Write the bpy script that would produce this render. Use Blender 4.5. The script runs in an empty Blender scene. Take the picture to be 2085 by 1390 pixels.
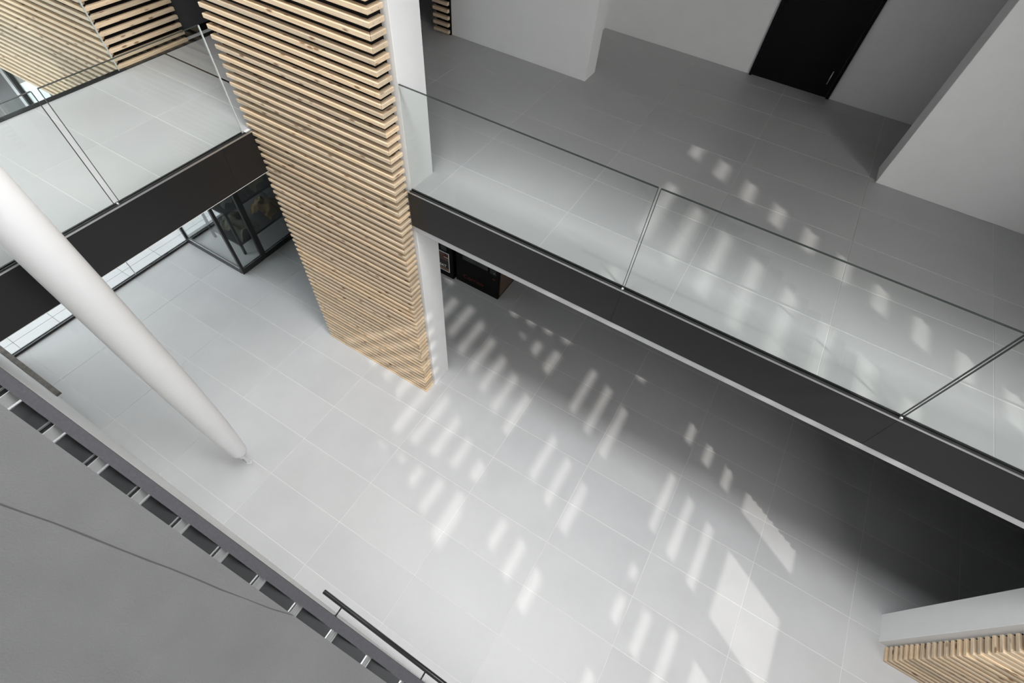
import bpy, bmesh, math, random
from mathutils import Matrix, Vector
random.seed(7)
scn = bpy.context.scene
COL = scn.collection

# ------------------------------------------------------------------ camera
F_PX = 995.912
CAM = Vector((0.0614, -0.590, 6.5831))
R0 = Vector((0.8551, 0.5145, 0.0632)); R1 = Vector((0.4508, -0.6779, -0.5807)); R2 = Vector((-0.2560, 0.5251, -0.8116))
R2.normalize(); R0 = (R0 - R2 * R0.dot(R2)).normalized(); R1 = R2.cross(R0)
cam = bpy.data.cameras.new('camera'); cam.sensor_fit = 'HORIZONTAL'; cam.sensor_width = 36.0
cam.lens = 36.0 * F_PX / 2085.0; cam.clip_start = 0.05
camo = bpy.data.objects.new('camera', cam); COL.objects.link(camo)
M = Matrix((R0, -R1, -R2)).transposed().to_4x4(); M.translation = CAM
camo.matrix_world = M
scn.camera = camo

# ------------------------------------------------------------------ sky, sun, skylight, exposure
scn.view_settings.view_transform = 'Standard'; scn.view_settings.look = 'None'
scn.view_settings.gamma = 1.0; scn.view_settings.use_curve_mapping = False
scn.view_settings.exposure = 0.19
scn.cycles.max_bounces = 8; scn.cycles.transparent_max_bounces = 24
scn.cycles.sample_clamp_indirect = 6.0

def area(name, loc, rot, sx, sy, power, color=(1, 1, 1), spread=180):
    l = bpy.data.lights.new(name, 'AREA'); l.shape = 'RECTANGLE'; l.size = sx; l.size_y = sy
    l.energy = power; l.color = color; l.spread = math.radians(spread)
    o = bpy.data.objects.new(name, l); COL.objects.link(o); o.location = loc; o.rotation_euler = rot
    return o

world = bpy.data.worlds.new('world'); scn.world = world; world.use_nodes = True
bg = world.node_tree.nodes['Background']; bg.inputs[0].default_value = (0.93, 0.96, 1.0, 1); bg.inputs[1].default_value = 2.9

SUN_DIR = Vector((-1.055, 0.619, -1.0))          # travel direction: low sun through the louvred east front
sun = bpy.data.lights.new('sun_offscreen', 'SUN'); sun.energy = 1.5; sun.angle = math.radians(0.5); sun.color = (1.0, 0.965, 0.90)
suno = bpy.data.objects.new('sun_offscreen', sun); COL.objects.link(suno)
suno.rotation_euler = (-SUN_DIR).to_track_quat('Z', 'Y').to_euler(); suno.location = (12, -7, 14)

ROOF = 10.3
area('skylight_over_void_offscreen', (-0.7, 0.95, ROOF - 0.25), (0, 0, 0), 6.6, 1.7, 600, (0.97, 0.985, 1.0))
area('window_east_offscreen', (6.05, -0.8, 7.2), (0, math.radians(90), 0), 4.8, 3.8, 330, (1.0, 0.985, 0.96))

# ------------------------------------------------------------------ materials
def new_mat(name):
    m = bpy.data.materials.new(name); m.use_nodes = True
    nt = m.node_tree; b = nt.nodes['Principled BSDF']
    return m, nt, b
def node(nt, t, **kw):
    n = nt.nodes.new(t)
    for k, v in kw.items(): setattr(n, k, v)
    return n
def rgb(*c): return (c[0], c[1], c[2], 1)
def ramp(nt, stops):
    r = node(nt, 'ShaderNodeValToRGB'); e = r.color_ramp.elements
    while len(e) < len(stops): e.new(0.5)
    for el, (p, c) in zip(e, stops): el.position = p; el.color = rgb(*c) if len(c) == 3 else c
    return r
def objcoord(nt, rnd=0.0, scale=(1, 1, 1)):
    tc = node(nt, 'ShaderNodeTexCoord'); mp = node(nt, 'ShaderNodeMapping'); mp.inputs['Scale'].default_value = scale
    if rnd:
        oi = node(nt, 'ShaderNodeObjectInfo'); mu = node(nt, 'ShaderNodeMath', operation='MULTIPLY'); mu.inputs[1].default_value = rnd
        nt.links.new(oi.outputs['Random'], mu.inputs[0])
        add = node(nt, 'ShaderNodeVectorMath', operation='ADD')
        nt.links.new(tc.outputs['Object'], add.inputs[0]); nt.links.new(mu.outputs[0], add.inputs[1])
        nt.links.new(add.outputs[0], mp.inputs[0])
    else: nt.links.new(tc.outputs['Object'], mp.inputs[0])
    return mp
def plain(name, col, rough=0.5, metal=0.0, var=0.06, nscale=6.0, bump=0.0, bscale=150.0, spec=0.5):
    m, nt, b = new_mat(name)
    mp = objcoord(nt); n = node(nt, 'ShaderNodeTexNoise'); n.inputs['Scale'].default_value = nscale; n.inputs['Detail'].default_value = 4
    nt.links.new(mp.outputs[0], n.inputs['Vector'])
    lo = tuple(max(0, c * (1 - var)) for c in col); hi = tuple(min(1, c * (1 + var)) for c in col)
    r = ramp(nt, [(0.3, lo), (0.7, hi)]); nt.links.new(n.outputs['Fac'], r.inputs[0]); nt.links.new(r.outputs[0], b.inputs['Base Color'])
    b.inputs['Roughness'].default_value = rough; b.inputs['Metallic'].default_value = metal
    b.inputs['Specular IOR Level'].default_value = spec
    if bump:
        n2 = node(nt, 'ShaderNodeTexNoise'); n2.inputs['Scale'].default_value = bscale; n2.inputs['Detail'].default_value = 3
        nt.links.new(mp.outputs[0], n2.inputs['Vector'])
        bp = node(nt, 'ShaderNodeBump'); bp.inputs['Strength'].default_value = bump; bp.inputs['Distance'].default_value = 0.002
        nt.links.new(n2.outputs['Fac'], bp.inputs['Height']); nt.links.new(bp.outputs[0], b.inputs['Normal'])
    return m
def wood(name, light, dark, knot):
    m, nt, b = new_mat(name)
    mp = objcoord(nt, 37.0, (1.6, 26, 26))
    n = node(nt, 'ShaderNodeTexNoise'); n.inputs['Scale'].default_value = 3.0; n.inputs['Detail'].default_value = 6; n.inputs['Distortion'].default_value = 0.6
    nt.links.new(mp.outputs[0], n.inputs['Vector'])
    r = ramp(nt, [(0.28, dark), (0.72, light)]); nt.links.new(n.outputs['Fac'], r.inputs[0])
    # knots: sparse dark spots
    mp2 = objcoord(nt, 91.0, (4.0, 13, 13))
    v = node(nt, 'ShaderNodeTexVoronoi'); v.inputs['Scale'].default_value = 1.25; nt.links.new(mp2.outputs[0], v.inputs['Vector'])
    kr = ramp(nt, [(0.10, (1, 1, 1)), (0.21, (0, 0, 0))]); nt.links.new(v.outputs['Distance'], kr.inputs[0])
    mx = node(nt, 'ShaderNodeMix', data_type='RGBA'); nt.links.new(kr.outputs[0], mx.inputs['Factor'])
    nt.links.new(r.outputs[0], mx.inputs['A']); mx.inputs['B'].default_value = rgb(*knot)
    oi = node(nt, 'ShaderNodeObjectInfo'); vr = ramp(nt, [(0.0, (0.80, 0.80, 0.79)), (0.5, (1.0, 1.0, 1.0)), (1.0, (1.12, 1.06, 0.98))])
    nt.links.new(oi.outputs['Random'], vr.inputs[0])
    mm = node(nt, 'ShaderNodeMix', data_type='RGBA', blend_type='MULTIPLY'); mm.inputs['Factor'].default_value = 1.0
    nt.links.new(mx.outputs['Result'], mm.inputs['A']); nt.links.new(vr.outputs[0], mm.inputs['B'])
    nt.links.new(mm.outputs['Result'], b.inputs['Base Color']); b.inputs['Roughness'].default_value = 0.6
    bp = node(nt, 'ShaderNodeBump'); bp.inputs['Strength'].default_value = 0.25; bp.inputs['Distance'].default_value = 0.002
    nt.links.new(n.outputs['Fac'], bp.inputs['Height']); nt.links.new(bp.outputs[0], b.inputs['Normal'])
    return m
def tile_mat(name, col):
    m, nt, b = new_mat(name)
    mp = objcoord(nt, 53.0)
    n = node(nt, 'ShaderNodeTexNoise'); n.inputs['Scale'].default_value = 1.7; n.inputs['Detail'].default_value = 6; n.inputs['Roughness'].default_value = 0.6
    nt.links.new(mp.outputs[0], n.inputs['Vector'])
    r = ramp(nt, [(0.25, tuple(c * 0.95 for c in col)), (0.75, tuple(c * 1.05 for c in col))]); nt.links.new(n.outputs['Fac'], r.inputs[0])
    oi = node(nt, 'ShaderNodeObjectInfo'); vr = ramp(nt, [(0.0, (0.975, 0.975, 0.98)), (1.0, (1.02, 1.02, 1.015))]); nt.links.new(oi.outputs['Random'], vr.inputs[0])
    mm = node(nt, 'ShaderNodeMix', data_type='RGBA', blend_type='MULTIPLY'); mm.inputs['Factor'].default_value = 1.0
    nt.links.new(r.outputs[0], mm.inputs['A']); nt.links.new(vr.outputs[0], mm.inputs['B']); nt.links.new(mm.outputs['Result'], b.inputs['Base Color'])
    rr = ramp(nt, [(0.3, (0.36,) * 3), (0.7, (0.46,) * 3)]); nt.links.new(n.outputs['Fac'], rr.inputs[0]); nt.links.new(rr.outputs[0], b.inputs['Roughness'])
    b.inputs['Specular IOR Level'].default_value = 0.4
    return m
def glass_mat(name, tint, base=0.035, gain=0.9):
    m = bpy.data.materials.new(name); m.use_nodes = True; nt = m.node_tree; nt.nodes.clear()
    out = node(nt, 'ShaderNodeOutputMaterial'); mix = node(nt, 'ShaderNodeMixShader')
    tr = node(nt, 'ShaderNodeBsdfTransparent'); tr.inputs[0].default_value = rgb(*tint)
    gl = node(nt, 'ShaderNodeBsdfGlossy'); gl.inputs['Roughness'].default_value = 0.01; gl.inputs[0].default_value = (0.95, 0.97, 0.96, 1)
    lw = node(nt, 'ShaderNodeLayerWeight'); lw.inputs[0].default_value = 0.5
    pw = node(nt, 'ShaderNodeMath', operation='POWER'); pw.inputs[1].default_value = 5.0
    ml = node(nt, 'ShaderNodeMath', operation='MULTIPLY_ADD'); ml.inputs[1].default_value = gain; ml.inputs[2].default_value = base
    nt.links.new(lw.outputs['Facing'], pw.inputs[0]); nt.links.new(pw.outputs[0], ml.inputs[0]); nt.links.new(ml.outputs[0], mix.inputs[0])
    nt.links.new(tr.outputs[0], mix.inputs[1]); nt.links.new(gl.outputs[0], mix.inputs[2]); nt.links.new(mix.outputs[0], out.inputs[0])
    return m

MAT = dict(
    tile=tile_mat('floor_tile', (0.53, 0.53, 0.535)),
    grout=plain('light_grout', (0.72, 0.71, 0.69), 0.8),
    paint=plain('white_paint', (0.83, 0.83, 0.825), 0.65, var=0.015, bump=0.12),
    grey=plain('grey_plaster', (0.072, 0.072, 0.072), 0.85, var=0.07, nscale=9, bump=0.5, bscale=260),
    crack=plain('crack_dark', (0.032, 0.031, 0.031), 0.9),
    lip=plain('pale_grey_lip', (0.43, 0.43, 0.435), 0.6, var=0.02),
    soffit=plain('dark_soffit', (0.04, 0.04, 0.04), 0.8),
    black=plain('black_backing', (0.006, 0.006, 0.006), 0.8, spec=0.1),
    blackdoor=plain('black_door', (0.004, 0.004, 0.005), 0.5, spec=0.15),
    charcoal=plain('charcoal_panel', (0.0085, 0.0085, 0.0092), 0.36, spec=0.45),
    cap=plain('violet_grey_capping', (0.056, 0.055, 0.063), 0.7, var=0.12, nscale=60, bump=0.4, bscale=300),
    steel=plain('brushed_steel', (0.62, 0.62, 0.63), 0.3, metal=0.9),
    rubber=plain('black_rubber', (0.012, 0.012, 0.013), 0.55),
    frame=plain('dark_window_frame', (0.02, 0.02, 0.021), 0.4),
    handrail=plain('black_steel', (0.018, 0.018, 0.019), 0.28, spec=0.6),
    colm=plain('white_column_paint', (0.80, 0.80, 0.805), 0.38, var=0.01),
    tread=plain('dark_tread', (0.032, 0.033, 0.034), 0.22, spec=0.55),
    riser=plain('grey_riser', (0.45, 0.45, 0.455), 0.4),
    concrete=plain('concrete_slab', (0.16, 0.148, 0.135), 0.8, var=0.25, nscale=14, bump=0.4),
    wood=wood('larch_slat', (0.76, 0.615, 0.45), (0.62, 0.475, 0.32), (0.25, 0.15, 0.085)),
    screw=plain('screw_head', (0.5, 0.5, 0.52), 0.35, metal=0.8),
    glass=glass_mat('clear_glass', (0.965, 0.978, 0.972), 0.025),
    glassfac=glass_mat('facade_glass', (0.93, 0.95, 0.945), 0.05),
    edge=plain('glass_edge_dark', (0.03, 0.036, 0.034), 0.3),
    edgel=plain('glass_edge_light', (0.55, 0.58, 0.57), 0.3),
    machine=plain('machine_black', (0.0025, 0.0025, 0.0025), 0.4, spec=0.12),
    smoked=plain('smoked_window', (0.02, 0.022, 0.024), 0.12),
    brown=wood('brown_side_panel', (0.16, 0.105, 0.075), (0.07, 0.045, 0.03), (0.04, 0.02, 0.015)),
    red=plain('red_print', (0.12, 0.006, 0.005), 0.5),
    whiteprint=plain('white_print', (0.75, 0.75, 0.75), 0.5),
    poster=plain('brown_poster', (0.085, 0.045, 0.03), 0.4, var=0.6, nscale=9),
    posterdark=plain('poster_dark', (0.02, 0.018, 0.018), 0.4),
    posterband=plain('poster_band', (0.22, 0.12, 0.08), 0.4),
    cloth=plain('drab_cloth', (0.21, 0.20, 0.16), 0.9, var=0.2, nscale=8),
    clothg=plain('grey_cloth', (0.16, 0.165, 0.17), 0.9, var=0.2, nscale=8),
    tan=plain('tan_cloth', (0.28, 0.20, 0.10), 0.9, var=0.2),
    lou=plain('grey_louvre', (0.35, 0.35, 0.35), 0.6),
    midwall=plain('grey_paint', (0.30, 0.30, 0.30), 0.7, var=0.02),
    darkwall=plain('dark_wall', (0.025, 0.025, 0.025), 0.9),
)

# ------------------------------------------------------------------ mesh helpers
def bm_box(bm, x0, x1, y0, y1, z0, z1, mi=0):
    vs = [bm.verts.new(p) for p in ((x0, y0, z0), (x1, y0, z0), (x1, y1, z0), (x0, y1, z0), (x0, y0, z1), (x1, y0, z1), (x1, y1, z1), (x0, y1, z1))]
    for f in ((0, 3, 2, 1), (4, 5, 6, 7), (0, 1, 5, 4), (1, 2, 6, 5), (2, 3, 7, 6), (3, 0, 4, 7)):
        fc = bm.faces.new([vs[i] for i in f]); fc.material_index = mi
    return vs
def bevel_all(bm, w, seg=1):
    bmesh.ops.bevel(bm, geom=list(bm.edges), offset=w, segments=seg, affect='EDGES', profile=0.7)
def mesh_of(bm, name, mats, smooth=False):
    bmesh.ops.recalc_face_normals(bm, faces=list(bm.faces))
    me = bpy.data.meshes.new(name); bm.to_mesh(me); bm.free()
    for m in (mats if isinstance(mats, (list, tuple)) else [mats]): me.materials.append(m)
    if smooth:
        for p in me.polygons: p.use_smooth = True
    return me
def obj(name, me, parent=None, loc=(0, 0, 0), rot=(0, 0, 0), scale=(1, 1, 1)):
    o = bpy.data.objects.new(name, me); COL.objects.link(o); o.location = loc; o.rotation_euler = rot; o.scale = scale
    if parent is not None: o.parent = parent
    return o
def box(name, x0, x1, y0, y1, z0, z1, mat, parent=None, bev=0.0, origin=None):
    """box in the parent's space"""
    cx, cy, cz = origin or ((x0 + x1) / 2, (y0 + y1) / 2, z0)
    bm = bmesh.new(); bm_box(bm, x0 - cx, x1 - cx, y0 - cy, y1 - cy, z0 - cz, z1 - cz)
    if bev: bevel_all(bm, bev)
    return obj(name, mesh_of(bm, name, MAT[mat]), parent, (cx, cy, cz))
def empty(name, loc=(0, 0, 0)):
    o = bpy.data.objects.new(name, None); COL.objects.link(o); o.location = loc; o.empty_display_size = 0.1
    return o
def tag(o, label=None, cat=None, group=None, kind=None):
    if label: o['label'] = label
    if cat: o['category'] = cat
    if group: o['group'] = group
    if kind: o['kind'] = kind
    return o
def struct(o, label=None): return tag(o, label, kind='structure')
def lathe(bm, prof, seg=40):
    rings = []
    for r, z in prof: rings.append([bm.verts.new((r * math.cos(2 * math.pi * i / seg), r * math.sin(2 * math.pi * i / seg), z)) for i in range(seg)])
    for a, b in zip(rings, rings[1:]):
        for i in range(seg): bm.faces.new((a[i], a[(i + 1) % seg], b[(i + 1) % seg], b[i]))
    bm.faces.new(rings[0][::-1]); bm.faces.new(rings[-1])
def tube(bm, p0, p1, r, seg=16):
    p0 = Vector(p0); p1 = Vector(p1); q = (p1 - p0).to_track_quat('Z', 'Y').to_matrix()
    a = [bm.verts.new(p0 + q @ Vector((r * math.cos(2 * math.pi * i / seg), r * math.sin(2 * math.pi * i / seg), 0))) for i in range(seg)]
    b = [bm.verts.new(p1 + q @ Vector((r * math.cos(2 * math.pi * i / seg), r * math.sin(2 * math.pi * i / seg), 0))) for i in range(seg)]
    for i in range(seg): bm.faces.new((a[i], a[(i + 1) % seg], b[(i + 1) % seg], b[i]))
    bm.faces.new(a[::-1]); bm.faces.new(b)
def prism_xz(bm, pts, y0, y1):
    a = [bm.verts.new((x, y0, z)) for x, z in pts]; b = [bm.verts.new((x, y1, z)) for x, z in pts]
    n = len(pts)
    for i in range(n): bm.faces.new((a[i], a[(i + 1) % n], b[(i + 1) % n], b[i]))
    bm.faces.new(a); bm.faces.new(b[::-1])

# ------------------------------------------------------------------ floors laid with tiles
H = 3.605
TW, TD, JOINT = 1.2, 0.6, 0.0065
tile_cache = {}
def tile_mesh(w, d, mat='tile'):
    k = (round(w, 3), round(d, 3), mat)
    if k not in tile_cache:
        bm = bmesh.new(); bm_box(bm, 0, w, 0, d, -0.010, 0)
        top = [e for e in bm.edges if all(abs(v.co.z) < 1e-6 for v in e.verts)]
        bmesh.ops.bevel(bm, geom=top, offset=0.0008, segments=1, affect='EDGES')
        tile_cache[k] = mesh_of(bm, 'tile', MAT[mat])
    return tile_cache[k]
def lay_tiles(parent, ox, oy, x0, x1, y0, y1, z, tw=TW, td=TD, mat='tile'):
    i = math.floor((x0 - ox) / tw)
    while ox + i * tw < x1 - 1e-4:
        a, b = max(x0, ox + i * tw), min(x1, ox + (i + 1) * tw)
        j = math.floor((y0 - oy) / td)
        while oy + j * td < y1 - 1e-4:
            c, d = max(y0, oy + j * td), min(y1, oy + (j + 1) * td)
            if b - a > 0.03 and d - c > 0.03:
                obj('tile', tile_mesh(b - a - JOINT, d - c - JOINT, mat), parent, (a + JOINT / 2, c + JOINT / 2, z))
            j += 1
        i += 1

GW_Y = -0.790                                                # face of the wall that carries the stair
fl = struct(box('floor', -8.13, 6.2, -5.0, 7.0, -0.12, -0.0022, 'grout', origin=(0, 0, 0)), 'pale grey tiled ground floor of the hall')
lay_tiles(fl, 0, 0.0, -8.11, 5.9, GW_Y, 5.4, 0.0)
ext = struct(box('floor_outdoor', -19.0, -8.14, -5.0, 9.0, -0.12, -0.0022, 'concrete', origin=(0, 0, 0)), 'pale paving outside the glazed front')
lay_tiles(ext, 0, 0.6, -15.6, -8.16, -1.2, 4.2, 0.0)

fu = struct(box('floor_upper', -7.0, 6.2, 2.32, 7.0, H - 0.40, H - 0.0022, 'grout', origin=(0, 0, 0)), 'grey tiled floor of the upper gallery')
lay_tiles(fu, -4.808, 4.70, -4.56, 6.1, 2.34, 6.78, H)
lay_tiles(fu, -4.808, 4.70, -6.48, -4.56, 2.66, 6.78, H)
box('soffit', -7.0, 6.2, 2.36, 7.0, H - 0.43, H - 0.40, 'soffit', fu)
BR0, BR1 = -6.49, -4.50
fb = struct(box('floor_bridge', BR0, BR1, -0.70, 2.32, H - 0.40, H - 0.0022, 'grout', origin=(0, 0, 0)), 'pale tiled deck of the glazed footbridge')
lay_tiles(fb, -5.41, 0.53, BR0 + 0.03, BR1 - 0.03, -0.69, 2.63, H)
box('threshold_strip', -6.47, -4.62, 2.632, 2.655, H - 0.01, H + 0.001, 'rubber', fb)
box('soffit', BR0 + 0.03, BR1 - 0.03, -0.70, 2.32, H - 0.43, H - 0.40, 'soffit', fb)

# ------------------------------------------------------------------ walls, ceilings
struct(box('wall_block_left', -4.15, -2.16, 5.21, 5.50, H, 6.9, 'paint', bev=0.004), 'white free-standing wall beside the recess')
struct(box('wall_block_right', 1.265, 6.1, 5.24, 5.56, H, 6.9, 'paint', bev=0.004), 'white free-standing wall beside the dark corner')
wb = struct(box('wall_back', -2.75, 6.1, 6.78, 6.98, H, 6.9, 'paint'), 'white back wall around the black door')
struct(box('wall_recess_side', -2.78, -2.60, 5.50, 6.78, H, 6.9, 'paint'), 'white side wall of the recess')
struct(box('wall_north_upper', -8.9, -2.75, 6.99, 7.15, H, ROOF, 'paint'))
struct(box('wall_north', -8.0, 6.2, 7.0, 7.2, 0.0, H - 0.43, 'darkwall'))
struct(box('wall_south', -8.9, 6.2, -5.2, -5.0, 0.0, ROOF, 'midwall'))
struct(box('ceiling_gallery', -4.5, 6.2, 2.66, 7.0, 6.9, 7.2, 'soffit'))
struct(box('shade_slab_gallery', -2.1, 2.9, 1.85, 2.66, 6.9, 7.2, 'soffit'))  # unseen slab, added only to shade the front of the gallery
struct(box('shade_lid_passage', -6.9, -4.6, 2.45, 7.0, 6.2, 6.4, 'soffit'))  # unseen lid added to keep light out of the passage
struct(box('shade_panel_passage', -6.5, -4.47, 4.4, 4.5, H, 6.2, 'darkwall'))  # dark panel added to close off the passage and keep it dim
struct(box('sky_blocker_west', -8.9, -8.7, -4.9, 2.05, 6.6, ROOF - 0.01, 'midwall'))  # unseen panel added to cut the sky light reaching the bridge
struct(box('light_blocker_west', -8.1, -8.0, 4.03, 6.99, 0, 3.17, 'darkwall'))  # unseen panel added to stop sky light leaking in under the gallery
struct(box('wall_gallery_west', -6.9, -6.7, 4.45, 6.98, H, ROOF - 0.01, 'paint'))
struct(box('bounce_blocker_east', 5.97, 6.19, 2.66, 6.99, 0, 3.17, 'darkwall'))  # unseen dark liner added to reduce bounced light under the gallery
cl = struct(empty('ceiling', (0, 0, ROOF)))
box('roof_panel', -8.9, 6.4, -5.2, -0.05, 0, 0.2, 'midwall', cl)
box('roof_panel', -8.9, 6.4, 2.15, 7.2, 0, 0.2, 'paint', cl)
box('roof_panel', -8.9, -8.8, -0.05, 2.15, 0, 0.2, 'paint', cl)
box('roof_panel', 4.4, 6.4, -0.05, 2.15, 0, 0.2, 'paint', cl)
box('skylight_lid', -8.8, 4.4, -0.05, 2.15, 0.02, 0.05, 'paint', cl)
box('roof_beam', 3.6, 6.18, -3.95, -3.90, 7.36 - ROOF - 0.70, 7.36 - ROOF + 0.70, 'midwall', cl)
for yb, zb in ((-0.745, 7.7), (-3.45, 7.6)):
    box('roof_beam', -8.8, 10.0, yb - 0.02, yb + 0.02, zb - ROOF - 0.165, zb - ROOF + 0.165, 'paint', cl)

# east front: tall openings screened by horizontal louvres; the low sun comes in here
EX = 6.2
we = struct(empty('wall_east', (EX, 0, 0)))
bands = [(-1.05, 0.262), (0.262, 0.885), (1.33, 2.185), (2.57, 3.59), (4.04, 4.95)]
wins = [(a - 0.587 * EX, b - 0.587 * EX) for a, b in bands]
ys = [-5.2] + [v for w in wins for v in w] + [7.2]
for a, b in zip(ys[0::2], ys[1::2]):
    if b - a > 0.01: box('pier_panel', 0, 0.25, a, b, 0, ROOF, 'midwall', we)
def zof(x): return (EX - x) / 1.055
PITCH = 0.338 / 1.055
solid = [(zof(0.985), zof(0.155)), (zof(-0.715), zof(-1.20))]
for wi, (a, b) in enumerate(wins):
    zlow = zof(-1.13) if wi == 0 else 0.0                    # the southernmost opening starts above the second transom
    box('spandrel_panel', 0, 0.25, a, b, 0, zlow or zof(3.12), 'midwall', we)
    if not zlow:
        box('transom', 0.0, 0.06, a, b, zof(3.12), zof(2.85), 'lou', we)
        for s0, s1 in solid: box('transom', 0.0, 0.06, a, b, s0, s1, 'lou', we)
    k = -1
    while True:
        xr = 1.83 - 0.338 * k                                # right edge of the k-th lit stripe on the floor
        z0 = zof(xr - (0.15 if k >= 0 else 0.12)); z1 = zof(xr - 0.338)
        k += 1
        if z1 > ROOF: break
        if z0 < zlow: continue
        if any(s0 - 0.05 < z0 and z1 < s1 + 0.05 for s0, s1 in solid): continue
        box('louvre', 0.0, 0.03, a, b, z0, z1, 'lou', we)

# door in the back wall
d = struct(empty('door_1', (0.0, 6.78, H)), 'black flush door in the white back wall')
box('leaf', -0.47, 0.475, -0.02, 0.02, 0.008, 2.3, 'blackdoor', d, 0.002)
box('jamb', -0.507, -0.472, -0.03, 0.02, 0, 2.33, 'blackdoor', d); box('jamb', 0.478, 0.515, -0.03, 0.02, 0, 2.33, 'blackdoor', d)
box('head', -0.507, 0.515, -0.03, 0.02, 2.302, 2.335, 'blackdoor', d)
bm = bmesh.new(); tube(bm, (0.405, -0.055, 0.17), (0.405, -0.055, 0.32), 0.007); tube(bm, (0.405, -0.02, 0.19), (0.405, -0.055, 0.19), 0.005, 10); tube(bm, (0.405, -0.02, 0.30), (0.405, -0.055, 0.30), 0.005, 10)
obj('handle', mesh_of(bm, 'handle', MAT['steel'], True), d)

# ------------------------------------------------------------------ slatted larch cladding
SH, SD, SP = 0.037, 0.046, 0.0825                            # slat height, depth, pitch
slat_cache = {}
def slat_mesh(L, m0, m1, screws=2):
    k = (round(L, 3), m0, m1)
    if k in slat_cache: return slat_cache[k]
    bm = bmesh.new()
    o0, o1 = 0.0, L; i0, i1 = (SD if m0 else 0.0), (L - SD if m1 else L)
    P = [(o0, 0, 0), (o1, 0, 0), (i1, SD, 0), (i0, SD, 0), (o0, 0, SH), (o1, 0, SH), (i1, SD, SH), (i0, SD, SH)]
    vs = [bm.verts.new(p) for p in P]
    for f in ((0, 3, 2, 1), (4, 5, 6, 7), (0, 1, 5, 4), (1, 2, 6, 5), (2, 3, 7, 6), (3, 0, 4, 7)): bm.faces.new([vs[i] for i in f])
    ed = [e for e in bm.edges if all(abs(v.co.y) < 1e-6 for v in e.verts) and abs(e.verts[0].co.z - e.verts[1].co.z) < 1e-6]
    bmesh.ops.bevel(bm, geom=ed, offset=0.003, segments=1, affect='EDGES')
    bmesh.ops.recalc_face_normals(bm, faces=list(bm.faces))
    n = max(2, int(L / 0.6) + 1)
    for s in range(n):
        x = 0.05 + (L - 0.10) * s / (n - 1); c = [bm.verts.new((x + 0.004 * math.cos(t), -0.0006, SH / 2 + 0.004 * math.sin(t))) for t in [2 * math.pi * q / 8 for q in range(8)]]
        bm.faces.new(c).material_index = 1
    me = bpy.data.meshes.new('slat'); bm.to_mesh(me); bm.free(); me.materials.append(MAT['wood']); me.materials.append(MAT['screw'])
    slat_cache[k] = me; return me
def slats(parent, me, x, y, z0, z1, rz):
    z = z0
    while z < z1 - SH:
        obj('slat', me, parent, (x + random.uniform(-.0015, .0015), y + random.uniform(-.0015, .0015), z + random.uniform(-.0012, .0012)), (0, 0, rz))
        z += SP

PX0, PX1, PYF = -4.52, -2.61, 2.13
p = tag(empty('slatted_pillar', (0, 0, 0)), 'tall pillar clad in horizontal pale timber slats rising through the hall between bridge and gallery', 'pillar')
box('core', PX0 + 0.05, -2.575, 2.31, 2.65, 0, ROOF, 'paint', p, 0.003)
box('backing', PX0 + 0.06, PX1 - SD - 0.001, PYF + SD + 0.001, 2.31, 0.03, ROOF, 'black', p)
box('side_panel', PX0 + 0.005, PX0 + 0.05, PYF + SD + 0.03, 2.65, 0, ROOF, 'black', p)
slats(p, slat_mesh(PX1 - PX0, False, True), PX0, PYF, 0.004, ROOF - 0.05, 0)
slats(p, slat_mesh(0.165, True, False), PX1, PYF, 0.004, ROOF - 0.05, math.pi / 2)

QX0, QX1 = 4.02, 5.95
p = tag(empty('slatted_pillar', (0, 0, 0)), 'white pillar with pale timber slats on its front standing beyond the dark area under the gallery', 'pillar')
box('core', 3.945, QX1, 2.317, 2.655, 0, ROOF, 'paint', p, 0.003)
box('backing', QX0 + SD + 0.001, QX1, PYF + SD + 0.001, 2.317, 0.03, ROOF, 'black', p)
slats(p, slat_mesh(QX1 - QX0, True, False), QX0, PYF, 0.004, ROOF - 0.05, 0)
slats(p, slat_mesh(0.165, False, True), QX0, PYF + 0.165, 0.004, ROOF - 0.05, -math.pi / 2)

FX, FY = -6.50, 2.10
p = tag(empty('slatted_pillar', (0, 0, 0)), 'timber-slatted block behind the glass on the far side of the footbridge', 'pillar')
box('core', -10.6, FX - SD - 0.09, FY + 0.16, 4.4, 2.50, ROOF, 'grey', p)
box('backing', -10.6, FX - SD - 0.002, FY + SD + 0.001, FY + 0.16, 2.53, ROOF, 'black', p)
box('backing', FX - SD - 0.088, FX - SD - 0.002, FY + 0.16, 2.97, H, ROOF, 'black', p)
slats(p, slat_mesh(4.1, False, True), FX - 4.1, FY, 2.515, 8.6, 0)
slats(p, slat_mesh(0.90, True, False), FX, FY, H + 0.008, 8.6, math.pi / 2)
box('skirting', FX - SD - 0.091, FX - SD - 0.075, 2.98, 4.4, H, H + 0.07, 'black', p)

p = tag(empty('slatted_strip', (0, 0, 0)), 'narrow strip of short timber slats at the end of the white gallery wall', 'wall cladding')
box('backing', -4.37, -4.151, 5.19, 5.36, H, 6.88, 'black', p)
slats(p, slat_mesh(0.235, False, False), -4.395, 5.19 - SD, H + 0.02, 6.85, 0)

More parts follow.
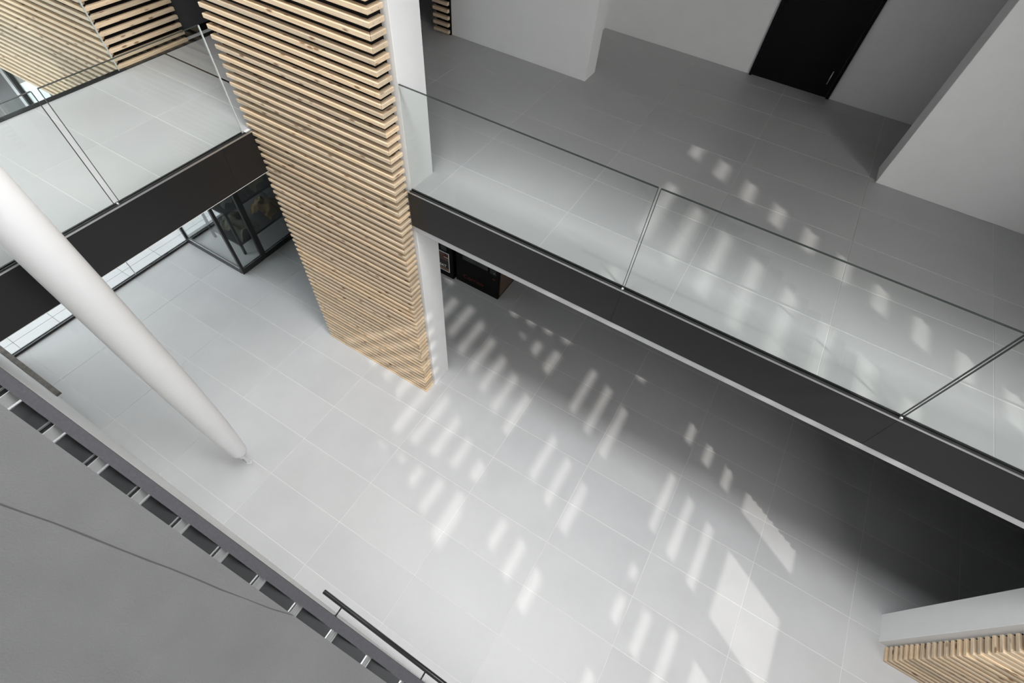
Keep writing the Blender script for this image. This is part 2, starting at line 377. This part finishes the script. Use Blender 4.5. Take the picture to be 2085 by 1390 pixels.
# ------------------------------------------------------------------ gallery and bridge edges
def fascia(name, label, along, a, b, seams, c, zt, zb, lip):
    """edge trim of a slab; along x (face at y=c) or along y (face at x=c)"""
    t = struct(empty(name), label)
    cuts = [a] + seams + [b]
    for u, v in zip(cuts, cuts[1:]):
        if along == 'x': box('panel', u + 0.001, v - 0.001, c, c + 0.02, zb, zt, 'charcoal', t)
        else: box('panel', c - 0.02, c, u + 0.001, v - 0.001, zb, zt, 'charcoal', t)
    if along == 'x':
        box('soffit_lip', lip, b, c + 0.002, c + 0.16, zb - 0.065, zb - 0.001, 'lip', t)
        box('channel', a, b, c - 0.004, c + 0.010, zt + 0.001, zt + 0.016, 'steel', t)
    else:
        box('soffit_lip', c - 0.16, c - 0.002, a, lip, zb - 0.007, zb - 0.001, 'paint', t)
        box('channel', c - 0.010, c + 0.004, a, b, zt + 0.001, zt + 0.016, 'steel', t)
    return t
fascia('trim_1', 'charcoal edge panels of the gallery above a white soffit lip', 'x', -2.60, 4.0, [-0.388, 1.782], 2.285, H - 0.016, 3.185, -2.575)
fascia('trim_2', 'charcoal edge panels of the footbridge', 'y', -0.70, 2.27, [1.75], -4.475, H - 0.016, 3.12, 2.27)
t = struct(empty('trim_3'), 'dark edge of the footbridge on its far side')
box('panel', BR0 - 0.02, BR0, -0.70, 2.09, 3.12, H - 0.016, 'charcoal', t)
box('channel', BR0 - 0.03, BR0 + 0.035, -0.70, 4.4, H - 0.012, H + 0.012, 'rubber', t)

def balustrade(label, along, c, cuts, z0, z1, gap=0.022, clamps=True):
    b = tag(empty('glass_balustrade'), label, 'balustrade', 'frameless glass balustrades along the upper level')
    T = 0.014
    for u, v in zip(cuts, cuts[1:]):
        u2, v2 = u + gap / 2, v - gap / 2
        if along == 'x':
            g = box('pane', u2, v2, c, c + T, z0, z1, 'glass', b)
            def sub(nm, a0, a1, e0, e1, m): 
                o = box(nm, a0, a1, c - 0.0008, c + T + 0.0008, e0, e1, m, None); o.parent = g; o.location = Vector(o.location) - Vector(g.location)
        else:
            g = box('pane', c, c + T, u2, v2, z0, z1, 'glass', b)
            def sub(nm, a0, a1, e0, e1, m):
                o = box(nm, c - 0.0008, c + T + 0.0008, a0, a1, e0, e1, m, None); o.parent = g; o.location = Vector(o.location) - Vector(g.location)
        sub('top_edge', u2, v2, z1, z1 + 0.003, 'edge')
        if u != cuts[0]: sub('end_edge', u2 - 0.003, u2, z0, z1, 'edge')
        if v != cuts[-1]: sub('end_edge', v2, v2 + 0.003, z0, z1, 'edge')
        elif along == 'y': sub('end_edge', v2, v2 + 0.008, z0, z1, 'edgel')
    a0, a1 = cuts[0], cuts[-1]
    if along == 'x':
        box('gasket', a0, a1, c - 0.012, c - 0.001, z0 - 0.012, z0 + 0.012, 'rubber', b); box('gasket', a0, a1, c + T + 0.001, c + T + 0.016, z0 - 0.012, z0 + 0.012, 'rubber', b)
    else:
        box('gasket', c + T + 0.001, c + T + 0.012, a0, a1, z0 - 0.012, z0 + 0.012, 'rubber', b); box('gasket', c - 0.016, c - 0.001, a0, a1, z0 - 0.012, z0 + 0.012, 'rubber', b)
    if clamps:
        for u in cuts[1:-1]:
            bm = bmesh.new(); bmesh.ops.create_uvsphere(bm, u_segments=14, v_segments=8, radius=0.012)
            o = obj('clamp', mesh_of(bm, 'clamp', MAT['steel'], True), b, (u, c - 0.006, z0 + 0.016) if along == 'x' else (c + T + 0.006, u, z0 + 0.016))
    return b
balustrade('frameless clear glass balustrade along the gallery edge above the charcoal panels', 'x', 2.298, [-2.575, -0.388, 1.782, 3.945], H, 4.602)
balustrade('frameless clear glass balustrade of the footbridge on the side facing the slatted pillar', 'y', -4.502, [-0.69, 0.687, 2.062], H, 4.602, gap=0.05)
balustrade('frameless clear glass balustrade of the footbridge on the side of the slatted block', 'y', -6.49, [-0.69, 0.6, 2.09], H, 4.602, clamps=False)

# ------------------------------------------------------------------ white tapered steel column
CXP, CYP = -3.955, -0.045
c = tag(empty('tapered_column', (CXP, CYP, 0)), 'slender white round column tapering to a pinned foot on the tiles', 'column')
prof = [(0.0, 0.345), (0.050, 0.346), (0.080, 0.356), (0.094, 0.375), (0.100, 0.41), (0.119, 0.70), (0.133, 1.02), (0.144, 1.36), (0.150, 1.72), (0.156, 2.1), (0.159, 2.6), (0.160, 3.4), (0.160, ROOF - 0.02)]
bm = bmesh.new(); lathe(bm, [(max(r, 0.002), z) for r, z in prof], 56); obj('shaft', mesh_of(bm, 'shaft', MAT['colm'], True), c)
bm = bmesh.new()
pts = [(-0.045, 0.36), (0.045, 0.36), (0.045, 0.20), (0.022, 0.19), (0.022, 0.011), (-0.022, 0.011), (-0.022, 0.19), (-0.045, 0.20)]
prism_xz(bm, pts, -0.013, 0.013); o = obj('foot_plate', mesh_of(bm, 'foot_plate', MAT['colm']), c, rot=(0, 0, math.radians(38)))
for s in (-1, 1):
    bm = bmesh.new(); prism_xz(bm, [(-0.034, 0.36), (0.034, 0.36), (0.030, 0.215), (-0.030, 0.215)], -0.007, 0.007)
    off = Matrix.Rotation(math.radians(38), 3, 'Z') @ Vector((0, s * 0.032, 0)); obj('gusset_plate', mesh_of(bm, 'gusset', MAT['colm']), c, loc=off, rot=(0, 0, math.radians(38)))
bm = bmesh.new(); bm_box(bm, -0.030, 0.030, -0.022, 0.022, 0.0, 0.010); bevel_all(bm, 0.002); obj('base_plate', mesh_of(bm, 'base', MAT['colm']), c, rot=(0, 0, math.radians(38)))

# ------------------------------------------------------------------ staircase along the near wall
GO, RI = 0.29, 0.162
st = tag(empty('staircase', (0, 0, 0)), 'straight stair with dark treads and pale risers behind the violet-grey capped wall', 'staircase')
SY0, SY1 = -1.95, -0.816
def step_z(n): return 3.3826 - RI * (n - 1)                  # top of the tread at the foot of riser n
for n in range(-3, 22):
    xr = -3.05 + GO * (n - 1); zt = step_z(n)
    if zt < 0.01: break
    box('tread', xr + 0.003, xr + GO - 0.010, SY0, SY1, zt - 0.050, zt, 'tread', st)
    box('nosing', xr + GO - 0.010, xr + GO, SY0, SY1, zt - 0.010, zt + 0.001, 'steel', st)
    box('riser', xr - 0.006, xr - 0.001, SY0, SY1, zt + 0.016, zt + 0.111, 'riser', st)
    box('tread_trim', xr + 0.003, xr + 0.010, SY0, SY1, zt, zt + 0.003, 'steel', st)
def capz(x): return 2.98 - 0.60 * (x + 2.0)
xa, xb = -4.44, 2.86
ws = struct(empty('wall_stair', (0, 0, 0)), 'white wall carrying the stair with violet-grey capping')
bm = bmesh.new()
prism_xz(bm, [(-8.09, 0.0), (xb, 0.0), (xb, max(0.02, capz(xb) - 0.03)), (xa, capz(xa) - 0.03), (xa, 3.1), (-8.09, 3.1)], -0.811, GW_Y); obj('side_wall', mesh_of(bm, 'side_wall', MAT['paint']), ws)
bm = bmesh.new()
prism_xz(bm, [(xa, capz(xa) - 0.03), (xb, capz(xb) - 0.03), (xb, capz(xb)), (xa, capz(xa))], -0.812, -0.741); obj('wall_capping', mesh_of(bm, 'capping', MAT['cap']), ws)
bm = bmesh.new()
prism_xz(bm, [(xa, capz(xa) - 0.008), (xb, capz(xb) - 0.008), (xb, capz(xb) + 0.002), (xa, capz(xa) + 0.002)], -0.741, -0.738); obj('capping_edge', mesh_of(bm, 'capedge', MAT['rubber']), ws)

# sloping plaster parapet just below the camera
pp = tag(empty('stair_parapet', (0, 0, 0)), 'broad sloping grey plaster parapet with a hairline crack along the upper stair', 'parapet')
def parz(x): return 5.105 - 0.665 * (x - 0.0)
bm = bmesh.new()
x0, x1 = -2.9, 1.4
sec = [(-0.680, 0.0), (-1.45, 0.0), (-1.45, -0.30), (-0.86, -0.30), (-0.690, -0.004)]
a = [bm.verts.new((x0, y, parz(x0) + dz)) for y, dz in sec]; b = [bm.verts.new((x1, y, parz(x1) + dz)) for y, dz in sec]
for i in range(5): bm.faces.new((a[i], a[(i + 1) % 5], b[(i + 1) % 5], b[i]))
bm.faces.new(a); bm.faces.new(b[::-1])
obj('plaster_body', mesh_of(bm, 'parapet', MAT['grey']), pp)
def on_parapet(px, py):
    dirv = R0 * ((px - 1042.5) / F_PX) + R1 * ((py - 695) / F_PX) + R2
    # plane: z + .665 x = 5.105
    t = (5.105 - (CAM.z + 0.665 * CAM.x)) / (dirv.z + 0.665 * dirv.x)
    return CAM + dirv * t
cpx = [(-30, 1013), (40, 1041), (110, 1065), (180, 1091), (240, 1116), (300, 1138), (350, 1157), (400, 1178), (450, 1199), (500, 1219), (550, 1238), (596, 1252)]
nrm = Vector((0.665, 0, 1)).normalized()
cps = [on_parapet(*q) + Vector((random.uniform(-.0015, .0015), random.uniform(-.0015, .0015), 0)) for q in cpx]
bm = bmesh.new(); L = []
for i, q in enumerate(cps):
    dv = (cps[min(i + 1, len(cps) - 1)] - cps[max(i - 1, 0)]).normalized(); s = dv.cross(nrm) * (0.0013 if i < 9 else 0.0006)
    L.append((bm.verts.new(q + s + nrm * 0.0008), bm.verts.new(q - s + nrm * 0.0008)))
for u, v in zip(L, L[1:]): bm.faces.new((u[0], v[0], v[1], u[1]))
obj('hairline_crack', mesh_of(bm, 'crack', MAT['crack']), pp)

# handrail on the wall
hr = tag(empty('handrail', (-1.70, -0.684, 0.95)), 'short black round handrail bracketed to the wall beneath the stair', 'handrail')
bm = bmesh.new(); tube(bm, (0, 0, 0), (3.2, 0.0, 0), 0.022, 24); obj('rail', mesh_of(bm, 'rail', MAT['handrail'], True), hr)
for xx in (0.24, 1.28, 2.3):
    bm = bmesh.new(); tube(bm, (xx, 0, -0.012), (xx, -0.035, -0.03), 0.008, 12); tube(bm, (xx, -0.035, -0.03), (xx, GW_Y + 0.684, -0.03), 0.008, 12); tube(bm, (xx, GW_Y + 0.684, -0.03), (xx, GW_Y + 0.688, -0.03), 0.02, 16)
    obj('bracket', mesh_of(bm, 'bracket', MAT['handrail'], True), hr)

# concrete bench against the wall
bn = tag(empty('concrete_bench', (-7.3, GW_Y + 0.004, 0)), 'brownish grey concrete slab bench against the stair wall', 'bench')
bm = bmesh.new(); bm_box(bm, -0.80, 0.77, 0.0, 0.065, 0.41, 0.45); bevel_all(bm, 0.003); obj('seat_slab', mesh_of(bm, 'slab', MAT['concrete']), bn)
bm = bmesh.new(); bm_box(bm, -0.78, 0.10, 0.0, 0.03, 0.0, 0.41); obj('support', mesh_of(bm, 'support', MAT['concrete']), bn)

# ------------------------------------------------------------------ glazed west front and vestibule
wf = struct(empty('window_1', (-8.13, 0, 0)), 'frameless glazed front with slim dark frame at the floor')
for u, v in ((-4.98, -0.82), (-0.75, 1.272), (1.284, 2.30)):
    g = box('pane', -0.007, 0.007, u, v, 0.03, ROOF - 0.5, 'glassfac', wf)
box('sill_rail', -0.030, -0.016, -4.98, 2.30, 0.0, 0.035, 'frame', wf); box('sill_rail', 0.012, 0.026, -4.98, 2.30, 0.0, 0.035, 'frame', wf)
box('sill_channel', -0.015, 0.011, -4.98, 2.30, 0.0, 0.02, 'steel', wf)
box('joint_profile', -0.008, 0.008, 1.272, 1.284, 0.03, ROOF - 0.5, 'edgel', wf)

ve = tag(empty('glazed_vestibule', (-8.13, 2.317, 0)), 'dark framed glass vestibule under the footbridge', 'vestibule')
VX = 1.42; VH = 3.10
def post(x, y, w=0.05, dd=0.05): box('post', x - w / 2, x + w / 2, y - dd / 2, y + dd / 2, 0, VH, 'frame', ve)
post(0, 0); post(VX, 0); post(VX, 0.46, 0.05, 0.09); post(VX, 1.65); post(0, 1.65)
for nm, a in (('bottom_rail', (0.0, 0.09)), ('top_rail', (VH - 0.08, VH))):
    box(nm, 0.025, VX - 0.025, -0.03, 0.03, a[0], a[1], 'frame', ve); box(nm, VX - 0.03, VX + 0.03, 0.025, 0.415, a[0], a[1], 'frame', ve); box(nm, VX - 0.03, VX + 0.03, 0.505, 1.625, a[0], a[1], 'frame', ve)
    box(nm, -0.03, 0.03, 0.025, 1.625, a[0], a[1], 'frame', ve)
box('bead', 0.03, VX - 0.03, -0.014, -0.009, 0.09, 0.10, 'steel', ve); box('bead', VX + 0.009, VX + 0.014, 0.03, 0.41, 0.09, 0.10, 'steel', ve); box('bead', VX + 0.009, VX + 0.014, 0.51, 1.6, 0.09, 0.10, 'steel', ve)
box('pane', 0.025, VX - 0.025, -0.006, 0.006, 0.09, VH - 0.08, 'glassfac', ve)
box('pane', VX - 0.006, VX + 0.006, 0.025, 0.415, 0.09, VH - 0.08, 'glassfac', ve); box('pane', VX - 0.006, VX + 0.006, 0.505, 1.625, 0.09, VH - 0.08, 'glassfac', ve)
box('pane', -0.006, 0.006, 0.025, 1.625, 0.09, VH - 0.08, 'glassfac', ve)
box('back_panel', 0.0, VX + 0.02, 1.66, 1.70, 0, VH, 'darkwall', ve)

# garments hanging and lying inside the vestibule
def cloth(name, label, loc, size, mat, seed, rot=0, n=22):
    rnd = random.Random(seed); ph = [rnd.uniform(0, 6.28) for _ in range(8)]
    bm = bmesh.new(); sx, sy, sz = size; grid = []
    for i in range(n + 1):
        row = []
        for j in range(n + 1):
            u, v = i / n * 2 - 1, j / n * 2 - 1
            x = u * sx * (1 + 0.10 * math.sin(5 * v + ph[0])); y = v * sy * (1 + 0.12 * math.sin(4 * u + ph[1]))
            f = 0.5 * math.sin(6 * u + 3 * v + ph[2]) + 0.35 * math.sin(9 * v - 4 * u + ph[3]) + 0.3 * abs(math.sin(7 * u * v + ph[4])) + 0.25 * math.sin(15 * u + 2 * v + ph[5])
            z = sz * (1.15 - 0.75 * (u * u + v * v) / 1.2) + 0.30 * sz * f
            row.append(bm.verts.new((x, y, max(0.004, z))))
        grid.append(row)
    for i in range(n):
        for j in range(n): bm.faces.new((grid[i][j], grid[i + 1][j], grid[i + 1][j + 1], grid[i][j + 1]))
    bmesh.ops.solidify(bm, geom=list(bm.faces), thickness=0.012)
    return tag(obj(name, mesh_of(bm, name, MAT[mat], True), None, loc, (0, 0, rot)), label, 'cloth')
sh = tag(empty('display_shelf', (-7.45, 3.25, 0)), 'dark low shelf inside the vestibule', 'shelf')
box('board', -0.42, 0.42, -0.62, 0.62, 0.22, 0.26, 'darkwall', sh); box('board', -0.42, 0.42, -0.62, 0.62, 0.90, 0.94, 'darkwall', sh)
for sx in (-0.39, 0.39):
    for sy in (-0.59, 0.59): box('leg', sx - 0.02, sx + 0.02, sy - 0.02, sy + 0.02, 0, 0.94, 'frame', sh)
cloth('folded_garment', 'crumpled drab garment on the lower shelf behind the glass', (-7.33, 2.90, 0.262), (0.28, 0.22, 0.26), 'cloth', 3, 0.1)
cloth('folded_garment', 'crumpled tan garment on the lower shelf behind the glass', (-7.34, 3.56, 0.262), (0.25, 0.20, 0.18), 'tan', 5, 0.2)
cloth('folded_garment', 'crumpled drab garment on the upper shelf behind the glass', (-7.30, 3.55, 0.942), (0.27, 0.23, 0.30), 'cloth', 8, -0.1)
cloth('folded_garment', 'crumpled grey garment on the upper shelf behind the glass', (-7.33, 2.92, 0.942), (0.28, 0.23, 0.30), 'clothg', 12, 0.1)

# entrance screen seen through the bridge glass
es = tag(empty('entrance_screen', (-11.0, 2.34, 0)), 'dark entrance door with pale frame outside below the slatted block', 'door')
box('door_leaf', -2.6, -0.28, 0.0, 0.04, 0.0, 2.35, 'charcoal', es)
box('post', -0.27, -0.10, -0.02, 0.06, 0, 2.45, 'steel', es); box('post', -0.07, -0.03, -0.02, 0.06, 0, 2.45, 'frame', es)
box('pane', -0.03, 1.2, 0.014, 0.026, 0.08, 2.4, 'glassfac', es); box('bottom_rail', -0.03, 1.2, 0.0, 0.04, 0.0, 0.08, 'frame', es); box('mid_rail', -0.03, 1.2, 0.0, 0.04, 1.18, 1.23, 'frame', es)
box('post', 1.2, 1.26, -0.02, 0.06, 0, 2.45, 'frame', es)

# ------------------------------------------------------------------ vending machines
def text(s, mat, parent, loc, size, bold=False):
    cu = bpy.data.curves.new('lettering', 'FONT'); cu.body = s; cu.size = size; cu.extrude = 0.0008; cu.align_x = 'CENTER'; cu.align_y = 'CENTER'
    if bold: cu.offset = size * 0.02
    tmp = bpy.data.objects.new('lettering', cu); COL.objects.link(tmp)
    dg = bpy.context.evaluated_depsgraph_get(); me = bpy.data.meshes.new_from_object(tmp.evaluated_get(dg)); bpy.data.objects.remove(tmp)
    me.materials.clear(); me.materials.append(MAT[mat])
    return obj('lettering', me, parent, loc, (math.radians(90), 0, 0))
vm = tag(empty('vending_machine', (-3.13, 4.30, 0)), 'black vending machine with dim red script and brown side panel', 'vending machine')
bm = bmesh.new(); bm_box(bm, -0.44, 0.44, 0, 0.56, 0.0, 1.83); bevel_all(bm, 0.018, 2); obj('body', mesh_of(bm, 'body', MAT['machine']), vm)
box('delivery_window', -0.29, 0.22, -0.004, 0.002, 0.585, 0.86, 'smoked', vm)
box('window_sill', -0.30, 0.23, -0.010, 0.0, 0.565, 0.585, 'machine', vm)
box('coin_panel', 0.265, 0.385, -0.006, 0.002, 0.575, 0.70, 'smoked', vm); box('coin_panel', 0.265, 0.385, -0.006, 0.002, 0.72, 0.78, 'smoked', vm)
bm = bmesh.new(); tube(bm, (0.35, -0.012, 0.615), (0.35, -0.004, 0.615), 0.008, 12); obj('button', mesh_of(bm, 'button', MAT['steel'], True), vm)
box('indicator', 0.32, 0.362, -0.005, 0.002, 0.455, 0.48, 'red', vm)
text('Corrico', 'red', vm, (-0.07, -0.002, 0.19), 0.13)
box('side_panel', 0.440, 0.446, 0.05, 0.52, 0.06, 1.78, 'brown', vm)
vm = tag(empty('vending_machine', (-4.02, 4.26, 0)), 'black vending machine with a framed brown poster beside the white pillar edge', 'vending machine')
bm = bmesh.new(); bm_box(bm, -0.42, 0.42, 0, 0.56, 0.0, 1.83); bevel_all(bm, 0.018, 2); obj('body', mesh_of(bm, 'body', MAT['machine']), vm)
po = box('poster', 0.045, 0.335, -0.006, 0.001, 0.15, 0.58, 'poster', vm)
for nm, q in (('poster_frame', (0.035, 0.345, 0.14, 0.150)), ('poster_frame', (0.035, 0.345, 0.58, 0.590)), ('poster_frame', (0.335, 0.345, 0.15, 0.58)), ('poster_frame', (0.035, 0.045, 0.15, 0.58))):
    box(nm, q[0], q[1], -0.012, -0.001, q[2], q[3], 'whiteprint', vm)
box('poster_print', 0.05, 0.33, -0.0075, -0.006, 0.22, 0.40, 'posterdark', vm); box('poster_print', 0.05, 0.33, -0.0075, -0.006, 0.17, 0.205, 'posterband', vm)
box('poster_print', 0.235, 0.33, -0.0085, -0.006, 0.49, 0.53, 'red', vm); box('poster_print', 0.235, 0.33, -0.0085, -0.006, 0.478, 0.488, 'whiteprint', vm)
text('MAT', 'whiteprint', vm, (0.195, -0.009, 0.262), 0.085, True)
box('coin_panel', 0.18, 0.30, -0.006, 0.002, 0.63, 0.74, 'smoked', vm)
